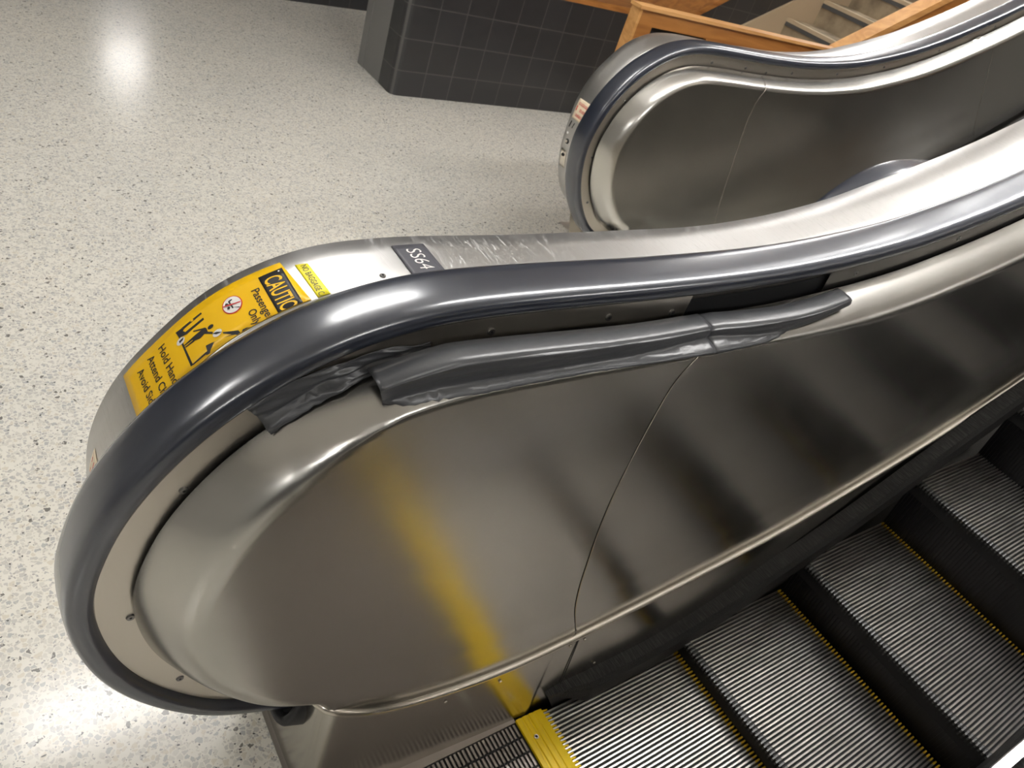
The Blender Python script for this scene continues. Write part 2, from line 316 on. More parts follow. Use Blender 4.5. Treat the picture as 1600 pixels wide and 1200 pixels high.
# ------------------------------------------------------------------ balustrade
def balustrade(dx, ymap, label, seams, flange_gaps=(), rail_only=False, carrier=False):
    """ymap maps the local across-coordinate to world y; local -y faces the steps."""
    W3 = lambda x, y, z: (x + dx, ymap(y), z)
    root = thing('escalator_balustrade', label, 'balustrade', 'escalator balustrades', (0, 0, 0))
    # handrail: rounded C section swept along the crown curve
    sec = [(-.040, .016), (-.0385, .009), (-.034, .0040), (-.026, .0012), (-.014, .0002), (0, 0), (.014, .0002), (.026, .0012), (.034, .0040), (.0385, .009), (.040, .016),
           (.0390, .024), (.035, .030), (.028, .033), (.021, .033), (.021, .026), (-.021, .026), (-.021, .033), (-.028, .033), (-.035, .030), (-.0390, .024)]
    mb = MB(); mb.grid([[W3(c[0] + n[0]*q, Y_RAIL + t, c[1] + n[1]*q) for t, q in sec] for c, n in zip(CROWN, CN)], True)
    mb.build('handrail', M['rubber'], root, True)
    # guide rail inside the handrail channel
    mb = MB(); mb.grid([[W3(c[0] + n[0]*q, y, c[1] + n[1]*q) for y, q in ((.588, .027), (.622, .027), (.622, .075), (.588, .075))] for c, n in zip(CROWN, CN)], True)
    mb.build('handrail_guide', M['dim'], root)
    # deck (the flat cap behind the handrail), with small folded lips
    mb = MB()
    mb.grid([[W3(p[0] + n[0]*q, y, p[1] + n[1]*q) for y, q in ((.624, .03), (.648, .012), (.650, .001), (.653, 0), (.68, 0), (.715, 0), (deck_edge(p[0]) - .003, 0), (deck_edge(p[0]), .003), (deck_edge(p[0]), .03))]
             for p, n in zip(DECK, DN)])
    mb.build('deck', M['deck'], root, True)
    # outer cladding sheet
    mb = MB()
    pts = [(p[0], p[1], deck_edge(p[0])) for p, n in zip(DECK + DN * .012, DN)]
    rows = [[W3(x, y - .002, z), W3(max(x, .40), y - .002, 0 if x > .40 or z > .5 else min(.3, z))] for x, z, y in pts[int(.62/.005):]]
    mb.grid(rows)
    newel = [W3(x, .747, z) for x, z, y in pts[:int(.62/.005) + 1]] + [W3(.40, .747, pts[int(.62/.005)][1])]
    mb.poly(newel)
    mb.build('outer_cladding', M['flange'], root)
    # black sheet added behind the panels to block light
    loop = [(c[0] + n[0]*.05, c[1] + n[1]*.05) for c, n in zip(CROWN, CN)][::4]
    loop += [(3.4, 0), (.42, 0)]
    mb = MB(); mb.poly([W3(x, .586, z) for x, z in loop]); mb.build('inner_light_block', M['black'], root)
    # flange ring
    def strip(i0, i1, d0, d1, y0, y1, m, name):
        mb = MB(); mb.grid([[W3(CROWN[i][0] + CN[i][0]*d, y, CROWN[i][1] + CN[i][1]*d) for d, y in ((d0, y1), (d0, y0), (d1, y0), (d1, y1))] for i in range(i0, i1)])
        return mb.build(name, m, root)
    i_s = int(np.argmin(np.abs(CROWN[:200, 0] - .355) + (CROWN[:200, 1] > .5)))
    segs = []; cur = i_s
    for a, b in flange_gaps:
        ia = next(i for i in range(len(CROWN)) if CROWN[i][1] > .9 and CROWN[i][0] > a); ib = next(i for i in range(len(CROWN)) if CROWN[i][1] > .9 and CROWN[i][0] > b)
        segs.append((cur, ia)); cur = ib
    segs.append((cur, len(CROWN)))
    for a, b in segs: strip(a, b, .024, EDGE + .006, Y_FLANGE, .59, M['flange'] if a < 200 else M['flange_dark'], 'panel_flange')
    # screws in the flange
    scr = [(.176, .827), (.124, .615), (.188, .432), (.524, 1.005), (.72, 1.007), (.85, 1.003), (1.0, None), (1.3, None), (1.6, None), (1.95, None), (2.3, None), (2.65, None)]
    for x, z in scr:
        if any(a < x < b for a, b in flange_gaps): continue
        if z is None:
            i = next(i for i in range(len(CROWN)) if CROWN[i][1] > .9 and CROWN[i][0] > x); x, z = CROWN[i] + CN[i] * .054
        mb = MB(); mb.disc(W3(x, Y_FLANGE, z), (0, ymap(0) - ymap(1), 0), .0055, .0022, 14)
        mb.disc(W3(x, Y_FLANGE - .0016, z), (0, ymap(0) - ymap(1), 0), .002, .0008, 8, 1)
        mb.build('screw', M['screw'], root, False, [M['screw'], M['black']])
    # raised inner panels, split at the seams
    top = (CROWN + CN * EDGE)[i_s:]; low = TRIM[2:, [0, 2]] + np.array([0, -.004])
    cuts = []
    for xt, mids, xl in seams:
        it = next(i for i in range(len(top)) if top[i][1] > .93 and top[i][0] > xt); il = next(i for i in range(len(low)) if low[i][0] > max(xl, .5))
        cuts.append((it, il, top[it], low[il], np.array([1., .2]), mids))
    pi_top, pi_low, prev = 0, 0, None
    for k in range(len(cuts) + 1):
        c = cuts[k] if k < len(cuts) else None
        T = top[pi_top:(c[0] if c else len(top))]; Lw = low[pi_low:(c[1] if c else len(low))]
        g = .0012
        if prev: T = np.vstack([prev[2] + prev[4]*g, T[1:]]); Lw = np.vstack([prev[3] + prev[4]*g, Lw[1:]])
        if c: T = np.vstack([T[:-1], c[2] - c[4]*g]); Lw = np.vstack([Lw[:-1], c[3] - c[4]*g])
        ends = []
        def seam_pts(a, b, mids=(), off=0):
            C = resmooth([a] + [np.array(q) + (off, 0) for q in mids] + [b], .012, .02) if mids else np.array([a + (b - a) * t for t in np.linspace(0, 1, 60)])
            return list(C[1:-1])
        loop = list(T) + seam_pts(T[-1], Lw[-1], c[5] if c else (), -g) + list(Lw[::-1]) + (seam_pts(T[0], Lw[0], prev[5], g)[::-1] if prev else [])
        loop = np.array(loop)
        inner = []
        for d in (.0025, .006, .011, .017, .023, .030, .038, .047, .056, .066, .078):
            inner.append((CROWN + CN * (EDGE + d))[i_s:])
        gx, gz = np.meshgrid(np.arange(loop[:, 0].min(), loop[:, 0].max(), .012), np.arange(loop[:, 1].min(), loop[:, 1].max(), .012))
        G = np.c_[gx.ravel(), gz.ravel()]; G = G[dist_crown(G) > EDGE + .090]
        inner.append(G); I = np.vstack(inner)
        # keep interior points strictly inside the loop
        ins = np.zeros(len(I), bool); xs, zs = loop[:, 0], loop[:, 1]; j = len(loop) - 1
        for i in range(len(loop)):
            cnd = ((zs[i] > I[:, 1]) != (zs[j] > I[:, 1])) & (I[:, 0] < (xs[j] - xs[i]) * (I[:, 1] - zs[i]) / (zs[j] - zs[i] + 1e-12) + xs[i]); ins ^= cnd; j = i
        I = I[ins]
        dl = np.empty(len(I))
        for i in range(0, len(I), 500): dl[i:i+500] = np.sqrt(((I[i:i+500, None] - loop[None]) ** 2).sum(2)).min(1)
        dc = dist_crown(I)
        I = I[(dl > .0025) & (dc > EDGE + .0015)]
        V = [Vector(p) for p in np.vstack([loop, I])]
        vo, ed, fa, *_ = delaunay_2d_cdt(V, [], [list(range(len(loop)))], 1, 1e-5)
        P = np.array([tuple(v) for v in vo]); d = dist_crown(P)
        verts = [W3(x, panel_y(x, z, dd), z) for (x, z), dd in zip(P, d)]
        obj('inner_panel', verts, fa, M['panel'], root, True)
        prev = c
        if c: pi_top, pi_low = c[0], c[1]
    for it, il, pt_, pl_, _n, mids in cuts:
        C = resmooth([pt_] + [np.array(q) for q in mids] + [pl_], .012, .02)[1:-1]; dC = dist_crown(C)
        mb = MB(); mb.tube([W3(x + .0022, panel_y(x, z, d_) - .0002, z) for (x, z), d_ in zip(C, dC)], .0011, 6); mb.build('seam_edge', M['trim'], root, True)
    # dark gap and trim bead along the panel's foot
    mb = MB(); mb.grid([[W3(x, y + .007, z + .001), W3(x, y + .007, z - .02)] for x, y, z in TRIM]); mb.build('shadow_gap', M['black'], root)
    mb = MB(); mb.tube([W3(*p) for p in TRIM], .0085, 12); mb.build('skirt_trim', M['trim'], root, True)
    # skirt and pedestal end
    base = []
    for x, y, z in TRIM:
        yb = .455 + .022 * (1 - min(max((x - .44) / .5, 0), 1)) if x > .46 else min(y - .007, .477 + (y - TY))
        base.append((max(x, .394) if x < .44 else x, yb, max(-.1, z - .80) if x > .9 else -.005))
    endtop = [(.388, .745, .27), (.386, .65, .29), (.384, .57, .31)]; endbot = [(.394, .745, 0), (.393, .65, 0), (.393, .57, 0)]
    seam_i = next(i for i in range(len(TRIM)) if TRIM[i][0] > .965)
    tp = endtop + [tuple(p) for p in TRIM]; bt = endbot + base
    k0 = seam_i + 3
    def sk(a, b, off=0):
        mb = MB(); rows = []
        for i in range(a, b):
            u, v = np.array(tp[i]), np.array(bt[i]); rows.append([W3(*(u + (v - u) * t)) for t in np.linspace(0, 1, 9)])
        mb.grid(rows); return mb.build('skirt_panel', M['skirt'], root, True)
    sk(0, k0); 
    mb = MB(); mb.tube([W3(.962, .4835, .225), W3(.966, .4745, .14), W3(.97, .4645, .04)], .0012, 6); mb.build('skirt_seam', M['black'], root)
    sk(k0 - 1, len(tp))
    for x, z in ((.945, .205), (.985, .205), (1.06, .085), (.64, .20), (.77, .185), (.95, .04)):
        mb = MB(); mb.disc(W3(x, .4605 + z * .105, z), (0, ymap(0) - ymap(1), 0), .004, .002, 10); mb.build('skirt_screw', M['trim'], root)
    # brush deflector
    mb = MB(); rows = []
    for i, (x, z) in enumerate(BRUSH):
        t = min(1, i * .01 / .12); h = .062 * t; q = .030 * t
        z -= .020 * t
        rows.append([W3(x, .476, z), W3(x, .456 - q*.5, z + .001), W3(x, .456 - q*.85, z - h*.25), W3(x, .456 - q, z - h*.95 - .001), W3(x, .4535, z - h - .002), W3(x, .4535, z - h - .16 * t)])
    mb.grid(rows); mb.build('skirt_brush', M['brush'], root)
    if carrier:
        mb = MB(); mb.grid([[W3(x, .458, z + .012), W3(x, .438, z + .006), W3(x, .436, z - .004)] for x, z in BRUSH]); mb.build('brush_carrier', M['carrier'], root)
    # handrail inlet
    a = CROWN[2] + CN[2]*.017; t = CROWN[0] - CROWN[6]; t /= np.linalg.norm(t); n = np.array([t[1], -t[0]])
    mb = MB()
    q = [(math.copysign(abs(math.cos(u))**.6, math.cos(u)), math.copysign(abs(math.sin(u))**.6, math.sin(u))) for u in np.linspace(0, 2*math.pi, 28, endpoint=False)]
    e0 = CROWN[7] + CN[7]*.017
    rows = []
    for s_, ky, kz in ((.012, .046, .022), (0, .050, .026), (0, .060, .036), (.006, .063, .039), (.05, .063, .041), (.085, .060, .046)):
        c0 = e0 + t * s_; rows.append([W3(c0[0] + n[0]*kz*v, .603 + ky*u, c0[1] + n[1]*kz*v) for u, v in q])
    mb.grid(rows, True); mb.poly(rows[0], 1); mb.build('handrail_inlet', M['plastic'], root, True, [M['plastic'], M['black']])
    # solid pedestal core below the newel
    mb = MB(); y0, y1 = sorted((ymap(.53), ymap(.743))); mb.box(.40 + dx, .55 + dx, y0, y1, .001, .33); mb.build('pedestal', M['dim'], root)
    return root

A_SEAM = [(.862, [(.832, .94), (.828, .87), (.830, .78), (.839, .66), (.867, .507), (.905, .35)], .955), (2.45, [(2.52, 1.39), (2.72, 1.13)], 2.85)]
B_SEAM = [(.81, [(.775, .907), (.83, .62), (.885, .416)], .95), (2.2, [(2.24, 1.34), (2.39, 1.20), (2.64, .92)], 2.75)]
balA = balustrade(0, lambda y: y, 'long steel escalator balustrade in front, taped along its top edge, with the yellow caution label', A_SEAM, [(.88, 1.22)])
LOOSE = False
balB = balustrade(1.815, lambda y: y + 1.36, 'steel escalator balustrade at the back, beside the wooden rail and concrete stairs', B_SEAM)
balC = balustrade(1.815, lambda y: 3.015 - (y + 1.36), 'balustrade mostly hidden behind the front one, only its rounded black handrail peeking over the deck', B_SEAM)
balD = balustrade(0, lambda y: .299 - y, 'near balustrade across the steps, its pale brush strip showing in the lower right corner', A_SEAM, carrier=True)

# ------------------------------------------------------------------ labels and plates on the deck
def on_deck(s, y, h=.0, dx=0, dy=0):
    x = np.interp(s, DS, DECK[:, 0]); z = np.interp(s, DS, DECK[:, 1]); nx = np.interp(s, DS, DN[:, 0]); nz = np.interp(s, DS, DN[:, 1])
    return (x - nx*h + dx, y + dy, z - nz*h)
YCUT = .6535
def patch(name, corners, h, m, parent=None, D=(0, 0), th=.0006, n=24):
    """quad patch given by its (s, y) corners, a thin sheet on the curved deck"""
    a, b, c, d = [np.array(p) for p in corners]     # a-b along s on the far side, d-c on the rail side
    mb = MB()
    for hh in (h, ):
        mb.grid([[on_deck(*(a + (b-a)*u + ((d + (c-d)*u) - (a + (b-a)*u))*v), hh, *D) for v in np.linspace(0, 1, 7)] for u in np.linspace(0, 1, n)])
    o = mb.build(name, m, parent, True)
    so = o.modifiers.new('thickness', 'SOLIDIFY'); so.thickness = th; so.offset = 0
    return o
def shape(name, polys, h, m, parent, D=(0, 0)):
    mb = MB()
    for P in polys:
        P = [(s, max(y, YCUT)) for s, y in P]; mb.poly([on_deck(s, y, h, *D) for s, y in P])
    return mb.build(name, m, parent)
def ell(s, y, rs, ry, n=28): return [(s + rs*math.cos(t), y + ry*math.sin(t)) for t in np.linspace(0, 2*math.pi, n, endpoint=False)]
def text(name, txt, s0, y0, size, h, m, parent, xs=1.0, bold=0., shear=0., D=(0, 0), space=1.0, align='LEFT'):
    """lettering read from the far edge towards the handrail, its top up the slope"""
    cu = bpy.data.curves.new(name, 'FONT'); cu.body = txt; cu.size = 1; cu.offset = bold; cu.shear = shear; cu.space_character = space; cu.align_x = align; cu.resolution_u = 3
    t = bpy.data.objects.new(name, cu); COL.objects.link(t)
    bpy.context.view_layer.update()
    me = bpy.data.meshes.new_from_object(t); bpy.data.objects.remove(t)
    bm = bmesh.new(); bm.from_mesh(me); bpy.data.meshes.remove(me)
    for v in bm.verts: v.co = (s0 + v.co.y * size, y0 - v.co.x * size * xs, 0)
    bmesh.ops.bisect_plane(bm, geom=bm.verts[:] + bm.edges[:] + bm.faces[:], plane_co=(0, YCUT, 0), plane_no=(0, -1, 0), clear_outer=True)
    vs = [on_deck(v.co.x, v.co.y, h, *D) for v in bm.verts]; bm.verts.index_update(); fs = [[v.index for v in f.verts] for f in bm.faces]; bm.free()
    return obj(name, vs, fs, m, parent)

cau = thing('caution_label', 'big yellow caution label with black pictograms on the curved steel newel deck', 'label', loc=(0, 0, 0))
patch('backing_sheet', [(.7423, .7355), (.969, .7335), (.977, YCUT), (.741, YCUT)], .0008, M['yellow'], cau)
patch('heading_panel', [(.9385, .7215), (.9675, .7225), (.9675, YCUT), (.9385, YCUT)], .0014, M['ink'], cau, n=8)
text('heading_text', 'CAUTION', .9425, .7145, .0285, .0020, M['yellow'], cau, .60, .012)
shape('hole_mark', [ell(.9625, .7185, .0011, .0011, 10)], .0020, M['white'], cau)
text('wording', 'Passengers', .9245, .7065, .0135, .0016, M['ink'], cau, 1.06, .012)
text('wording', 'Only', .9105, .6775, .0135, .0016, M['ink'], cau, .95, .012)
text('wording', 'Hold Handrail', .7995, .7225, .0145, .0016, M['ink'], cau, 1.03, .010)
text('wording', 'Attend Children', .7815, .7215, .0145, .0016, M['ink'], cau, 1.03, .010)
text('wording', 'Avoid Sides', .7630, .7180, .0145, .0016, M['ink'], cau, 1.03, .010)
sy = (.8994, .7004)
shape('stroller_ring', [ell(*sy, .0118, .0145)], .0014, M['red'], cau)
shape('stroller_field', [ell(*sy, .0106, .0130)], .0018, M['white'], cau)
shape('stroller_figure', [[(.897, .7075), (.8985, .7085), (.8995, .6945), (.898, .6935)], [(.898, .697), (.8995, .6955), (.906, .6905), (.905, .6895)], [(.8985, .7085), (.902, .7085), (.902, .7070), (.899, .7065)],
    ell(.894, .7045, .0018, .0022, 10), ell(.8945, .6975, .0018, .0022, 10), [(.8945, .7045), (.8955, .7045), (.8995, .6985), (.8985, .698)]], .0022, M['ink'], cau)
shape('stroller_slash', [[(.8900, .7045), (.8893, .7030), (.9088, .6962), (.9095, .6977)]], .0026, M['red'], cau)
shape('ride_pictogram', [
    [(.8273, .7213), (.8287, .7102), (.8354, .7072), (.8388, .7059), (.8385, .7104), (.8362, .7147), (.8387, .7162), (.8362, .7200)],
    [(.8362, .7205), (.8644, .7198), (.8650, .7168), (.8387, .7162)], [(.8385, .7104), (.8643, .7101), (.8644, .7064), (.8388, .7059)],
    [(.8285, .7110), (.8306, .7087), (.8311, .6590), (.8279, .6594)], ell(.8673, .6897, .0038, .0030, 14),
    [(.8562, .6949), (.8624, .6922), (.8622, .6853), (.8577, .6864), (.8509, .6851), (.8430, .6887), (.8415, .6949), (.8481, .6951)],
    [(.8622, .6858), (.8672, .6805), (.8659, .6780), (.8577, .6864)], [(.8476, .7030), (.8613, .6944), (.8626, .6917), (.8560, .6950), (.8470, .7015)],
    [(.8415, .6949), (.8432, .6915), (.8316, .6927), (.8306, .6944)], [(.8434, .6903), (.8440, .6876), (.8318, .6890), (.8305, .6910)],
    [(.8767, .6704), (.8927, .6588), (.8935, YCUT), (.8843, .6591), (.8764, .6684)],
    [(.8533, .6695), (.8589, .6678), (.8843, .6591), (.8934, YCUT), (.8584, YCUT + .001), (.8501, .6562), (.8488, .6598), (.8524, .6612)],
    [(.8510, .6612), (.8517, .6580), (.8312, .6585), (.8303, .6608)], [(.8948, YCUT), (.8974, .6562), (.9012, .6557), (.9057, YCUT)]], .0014, M['ink'], cau)
for P in (ell(.8291, .7032, .0060, .0050), ell(.8712, .6741, .0058, .0050)): shape('pointer_disc', [P], .0018, M['white'], cau)
for P in ([(.8661, .6779), (.8695, .6729), (.8765, .6705), (.8715, .6755)], [(.8275, .7045), (.8270, .7010), (.8325, .7020), (.8345, .7050)]): shape('pointer_mark', [P], .0022, M['ink'], cau)

strap = thing('baggage_label', 'thin lemon-yellow sticker strip above the caution label, lettered no baggage', 'label')
patch('backing_sheet', [(.9825, .7201), (.9965, .7160), (1.0000, YCUT), (.9850, YCUT)], .0008, M['lemon'], strap, n=8)
text('wording', 'NO BAGGAGE CARTS', .9872, .7150, .0100, .0016, M['ink'], strap, .80)
npl = thing('number_plate', 'dark grey plate with white letters SS64 on the flat steel deck', 'plate')
patch('plate', [(1.1075, .7243), (1.1530, .7252), (1.1530, YCUT), (1.1060, YCUT)], .0012, M['plate'], npl, th=.0018, n=10)
text('lettering', 'SS64', 1.1215, .7150, .0290, .0026, M['white'], npl, .85, -.004)
mb = MB(); mb.disc(on_deck(1.0696, .6669, 0), (0, 0, 1), .0042, .0015, 14); mb.disc(on_deck(1.0696, .6669, .0012), (0, 0, 1), .0016, .0008, 8, 1)
tag(mb.build('deck_screw', M['screw'], None, False, [M['screw'], M['black']]), 'small dark screw head in the flat steel deck beside the handrail', 'screw')
sl = thing('notice_sliver', 'torn corner of a pale sticker with red print low on the front newel', 'label')
patch('backing_sheet', [(.604, .722), (.645, .716), (.640, .695), (.600, .700)], .0008, M['cream'], sl, n=8)
shape('red_print', [[(.606, .717), (.606, .7155), (.634, .712), (.634, .714)], [(.612, .709), (.612, .706), (.632, .704), (.632, .7065)]], .0014, M['red'], sl)
# notice and key switch on the far newel
DB = (1.815, 1.36)
nt_ = thing('notice_label', 'small cream notice with lines of red print on the far newel', 'label')
patch('backing_sheet', [(.566, .7350), (.640, .7320), (.643, YCUT), (.564, YCUT)], .0008, M['cream'], nt_, DB, n=12)
for row, (s0, n0) in enumerate(((.618, .724), (.597, .708), (.576, .722))):
    y = n0
    while y > .660:
        wd = random.uniform(.0020, .0034)
        shape('red_print', [[(s0, y), (s0 + random.uniform(.010, .013), y - .0008), (s0 + random.uniform(.010, .013), y - wd), (s0 + .001, y - wd)]], .0014, M['red'], nt_, DB); y -= wd + .0018
shape('red_print', [[(.596, .729), (.614, .7285), (.614, .7235), (.596, .7240)]], .0014, M['red'], nt_, DB)
ks = thing('key_switch', 'keyhole switch with black engraved marks on the far newel below the cream notice', 'switch')
shape('engraved_mark', [[(.530, .736), (.555, .731), (.555, .726), (.530, .731)], [(.532, .718), (.553, .712), (.553, .707), (.540, .712), (.532, .713)]], .0006, M['ink'], ks, DB)
mb = MB(); mb.disc(on_deck(.480, .718, 0, *DB), (-1, 0, 0), .0105, .003, 20, 0); mb.disc(on_deck(.480, .718, .0028, *DB), (-1, 0, 0), .0065, .003, 16, 1); mb.build('lock_barrel', M['screw'], ks, False, [M['plastic'], M['trim']])
mb = MB(); mb.disc(on_deck(.508, .730, 0, *DB), (-1, 0, 0), .0045, .002, 14, 0); mb.build('indicator', M['white'], ks)
pb = thing('push_button', 'small steel plate with a black button low on the far newel', 'switch')
patch('plate', [(.375, .738), (.445, .738), (.445, .706), (.375, .706)], .0012, M['trim'], pb, DB, .0016, 8)
mb = MB(); mb.disc(on_deck(.425, .722, .001, *DB), (-1, 0, .2), .007, .004, 16); mb.build('button', M['plastic'], pb)

LOOSE = True
# ------------------------------------------------------------------ duct tape over the panel's top edge
def crown_at_x(x): return next(i for i in range(len(CROWN)) if CROWN[i][1] > .9 and CROWN[i][0] > x)
def tape_piece(name, label, x0, x1, prof, wr=.0012, seed=0, lo=None, hi=None):
    """prof(d) -> lift; the band hugs flange and panel between distances hi..lo from the crown line"""
    r = np.random.default_rng(seed); i0, i1 = crown_at_x(x0), crown_at_x(x1); rows = []
    ph = r.uniform(0, 6, 6); N = 22
    for i in range(i0, i1 + 1):
        u = (i - i0) / max(1, i1 - i0); a, b = hi(u), lo(u) + r.normal(0, .0004); row = []
        for v in np.linspace(0, 1, N):
            d = a + (b - a) * v
            if u < .02 or u > .98: d += r.normal(0, .0005)
            P = CROWN[i] + CN[i] * d; y = panel_y(P[0], P[1], d) if d > EDGE else Y_FLANGE
            if EDGE - .010 < d <= EDGE + .006: y = min(y, .570 - .010 * max(0, (d - EDGE + .010) / .016))
            y -= .0022 + wr * (1.1 + math.sin(v * 9 + 14 * u + ph[0]) + .8 * math.sin(v * 17 - 21 * u + ph[1])) * (.35 + math.sin(u * 7 + ph[2]) ** 2)
            row.append((P[0], y, P[1]))
        rows.append(row)
    mb = MB(); mb.grid(rows); o = mb.build(name, M['tape'], None, True)
    so = o.modifiers.new('thickness', 'SOLIDIFY'); so.thickness = .0006; so.offset = 0
    tag(o, label, 'tape', 'duct tape strips along the panel edge')
    return o
def ridge_piece(name, label, x0, x1, dlow, top, seed=0):
    """band that wraps over the loose panel edge: front face, rounded crest, then back over the edge"""
    r = np.random.default_rng(seed); i0, i1 = crown_at_x(x0), crown_at_x(x1); rows = []
    ph = r.uniform(0, 6, 6)
    for i in range(i0, i1 + 1):
        u = (i - i0) / max(1, i1 - i0); row = []; dt = top(CROWN[i][0]); dl = dlow(CROWN[i][0]) + r.normal(0, .0003)
        P = lambda d: CROWN[i] + CN[i] * d
        pull = .036 + .012 * math.sin(math.pi * u)
        yf = lambda d: min(panel_y(*P(d), d), .566 - pull) - .002
        for d, y in [(dl, panel_y(*P(dl), dl) - .0015)] + [(dt + (dl - dt) * t, None) for t in np.linspace(.92, .14, 10)]:
            if y is None: y = yf(d) - .0006 * (1 + math.sin(d * 500 + u * 11 + ph[0]))
            row.append((P(d)[0], y, P(d)[1]))
        y0 = yf(dt + (dl - dt) * .1)
        for q, s in ((.0060, .0000), (.0030, .0010), (.0010, .0035), (.0002, .0080), (-.0002, .014), (-.0002, .022), (.0010, .034)):
            p = P(dt + q); row.append((p[0], y0 + s, p[1]))
        rows.append(row)
    mb = MB(); mb.grid(rows); o = mb.build(name, M['tape'], None, True)
    so = o.modifiers.new('thickness', 'SOLIDIFY'); so.thickness = .0006; so.offset = 0
    tag(o, label, 'tape', 'duct tape strips along the panel edge')
tape_piece('duct_tape', 'crumpled grey tape patch at the left end, stuck from handrail to panel', .212, .43, None, .0016, 3,
           lo=lambda u: .073 - .008 * u, hi=lambda u: .030 + .024 * u)
ridge_piece('duct_tape', 'long grey tape strip folded over the panel edge, ending at the panel seam', .335, .885,
            lambda x: np.interp(x, [.33, .48, .66, .9], [.079, .085, .084, .089]), lambda x: np.interp(x, [.35, .44, .58, .84, .9], [.052, .043, .046, .056, .059]), 4)
ridge_piece('duct_tape', 'grey tape strip right of the panel seam, with a bright folded crest', .880, 1.235,
            lambda x: np.interp(x, [.88, 1.0, 1.24], [.091, .089, .076]), lambda x: np.interp(x, [.88, .91, 1.0, 1.24], [.060, .057, .057, .062]), 5)

# ------------------------------------------------------------------ escalator steps
Y0, Y1, PITCH = -.150, .449, .0095
NC = int((Y1 - Y0) / PITCH)
def step(x0, x1, z, label, first=False, drop=.22):
    root = thing('escalator_step', label, 'escalator step', 'escalator steps', (0, 0, 0))
    mb = MB(); mb.box(x0 + .006, x1, Y0, Y1, z - .05, z - .009); mb.build('tread_base', M['groove'], root)
    mb = MB(); ly = MB(); nz = MB()
    for k in range(NC):
        y = Y0 + (k + .5) * PITCH; h = .0019
        n = len(mb.v); xe = x1 - .016; xs_ = x0 + (.004 if first else .014)
        for (X0, X1, tgt) in ((xs_, xe, mb), (xe, x1, ly)):
            tgt.prism([(X0, y - h*1.25, z - .009), (X0, y - h, z), (X0, y + h, z), (X0, y + h*1.25, z - .009)], [(X1, y - h*1.25, z - .009), (X1, y - h, z), (X1, y + h, z), (X1, y + h*1.25, z - .009)])
        if not first: nz.prism([(xs_, y - h, z - .009), (xs_, y - h, z - .0015), (xs_, y + h, z - .0015), (xs_, y + h, z - .009)], [(x0 - .002, y - h, z - .014), (x0 - .002, y - h, z - .006), (x0 - .002, y + h, z - .006), (x0 - .002, y + h, z - .014)])
    c = mb.build('tread_cleats', M['cleat'], root); ly.build('demarcation_line', M['lineyel'], root)
    if not first: nz.build('nose_cleats', M['nosemetal'], root)
    if not first:
        prof = [(x0 + .001, z - .010), (x0 + .006, z - .03), (x0 + .018, z - .08), (x0 + .035, z - .15), (x0 + .055, z - drop)]
        mb = MB(); mb.grid([[(x + .004, y, q) for x, q in prof] for y in (Y0, Y1)])
        for k in range(NC):
            y = Y0 + (k + .5) * PITCH
            mb.grid([[(x, y + s, q) for x, q in prof] for s in (-.002, .002)])
            mb.grid([[(x, y - .002, q), (x + .005, y - .002, q)] for x, q in prof]); mb.grid([[(x, y + .002, q), (x + .005, y + .002, q)] for x, q in prof])
        mb.build('riser', M['riser'], root)
    return root
step(.90, 1.362, 0.0, 'lowest flat step, its grooved tread running under the yellow comb', True)
step(1.352, 1.766, .055, 'second step from the comb, raised only a little', drop=.09)
step(1.742, 2.165, .200, 'third step from the comb, its far nose above a black riser', drop=.18)
step(2.113, 2.547, .405, 'fourth step from the comb, at the right edge')
step(2.455, 2.90, .612, 'fifth step from the comb, just a black riser at the right edge')
step(2.800, 3.26, .822, 'sixth step from the comb, above the fifth step between the balustrades')
step(3.150, 3.60, 1.032, 'seventh and uppermost step from the comb, between the balustrades')

# comb and landing
cp = thing('comb_plate', 'bright yellow comb with teeth meshing into the lowest step', 'comb plate')
mb = MB()
prof = [(.858, .000), (.858, .007), (.868, .0085), (.870, .006), (.874, .006), (.876, .0085), (.884, .0085), (.886, .006), (.890, .006), (.892, .0085), (.900, .008), (.902, .0055), (.906, .0055), (.908, .0075), (.920, .0055), (.928, .0035), (.928, -.006)]
mb.grid([[(x, y, z + .002) for x, z in prof] for y in (Y0, .4545)]); mb.poly([(x, .4545, z + .002) for x, z in prof])
mb.build('comb_body', M['combyel'], cp)
mb = MB()
for k in range(NC):
    y = Y0 + (k + 1.0) * PITCH
    mb.prism([(.926, y - .0022, -.006), (.926, y - .0022, .0055), (.926, y + .0022, .0055), (.926, y + .0022, -.006)], [(.944, y - .0016, -.006), (.944, y - .0012, .0005), (.944, y + .0012, .0005), (.944, y + .0016, -.006)])
mb.build('comb_teeth', M['combyel'], cp)
for y in (.405, .20, 0.0):
    mb = MB(); mb.disc((.880, y, .009), (0, 0, 1), .006, .0022, 16); mb.disc((.880, y, .0108), (0, 0, 1), .0028, .0012, 8, 1); mb.build('comb_screw', M['screw'], cp, False, [M['trim'], M['black']])
lp = thing('landing_plate', 'dark slotted metal landing plate left of the yellow comb', 'landing plate')
mb = MB(); mb.box(.395, .857, -.155, .474, -.02, .001); mb.build('plate_base', M['groove'], lp)
mb = MB(); mb.box(.395, .857, .452, .484, .0, .0045); mb.box(.395, .412, -.155, .452, 0, .0045); mb.build('plate_border', M['grid'], lp)
mb = MB(); x = .416; c = 0
while x < .850:
    y = .449 - (.0 if c % 2 == 0 else .0)
    while y > -.15:
        mb.box(x, x + .0052, y - .0275, y - .0, .001, .005); y -= .0325
    x += .0100; c += 1
mb.build('slot_bars', M['grid'], lp)

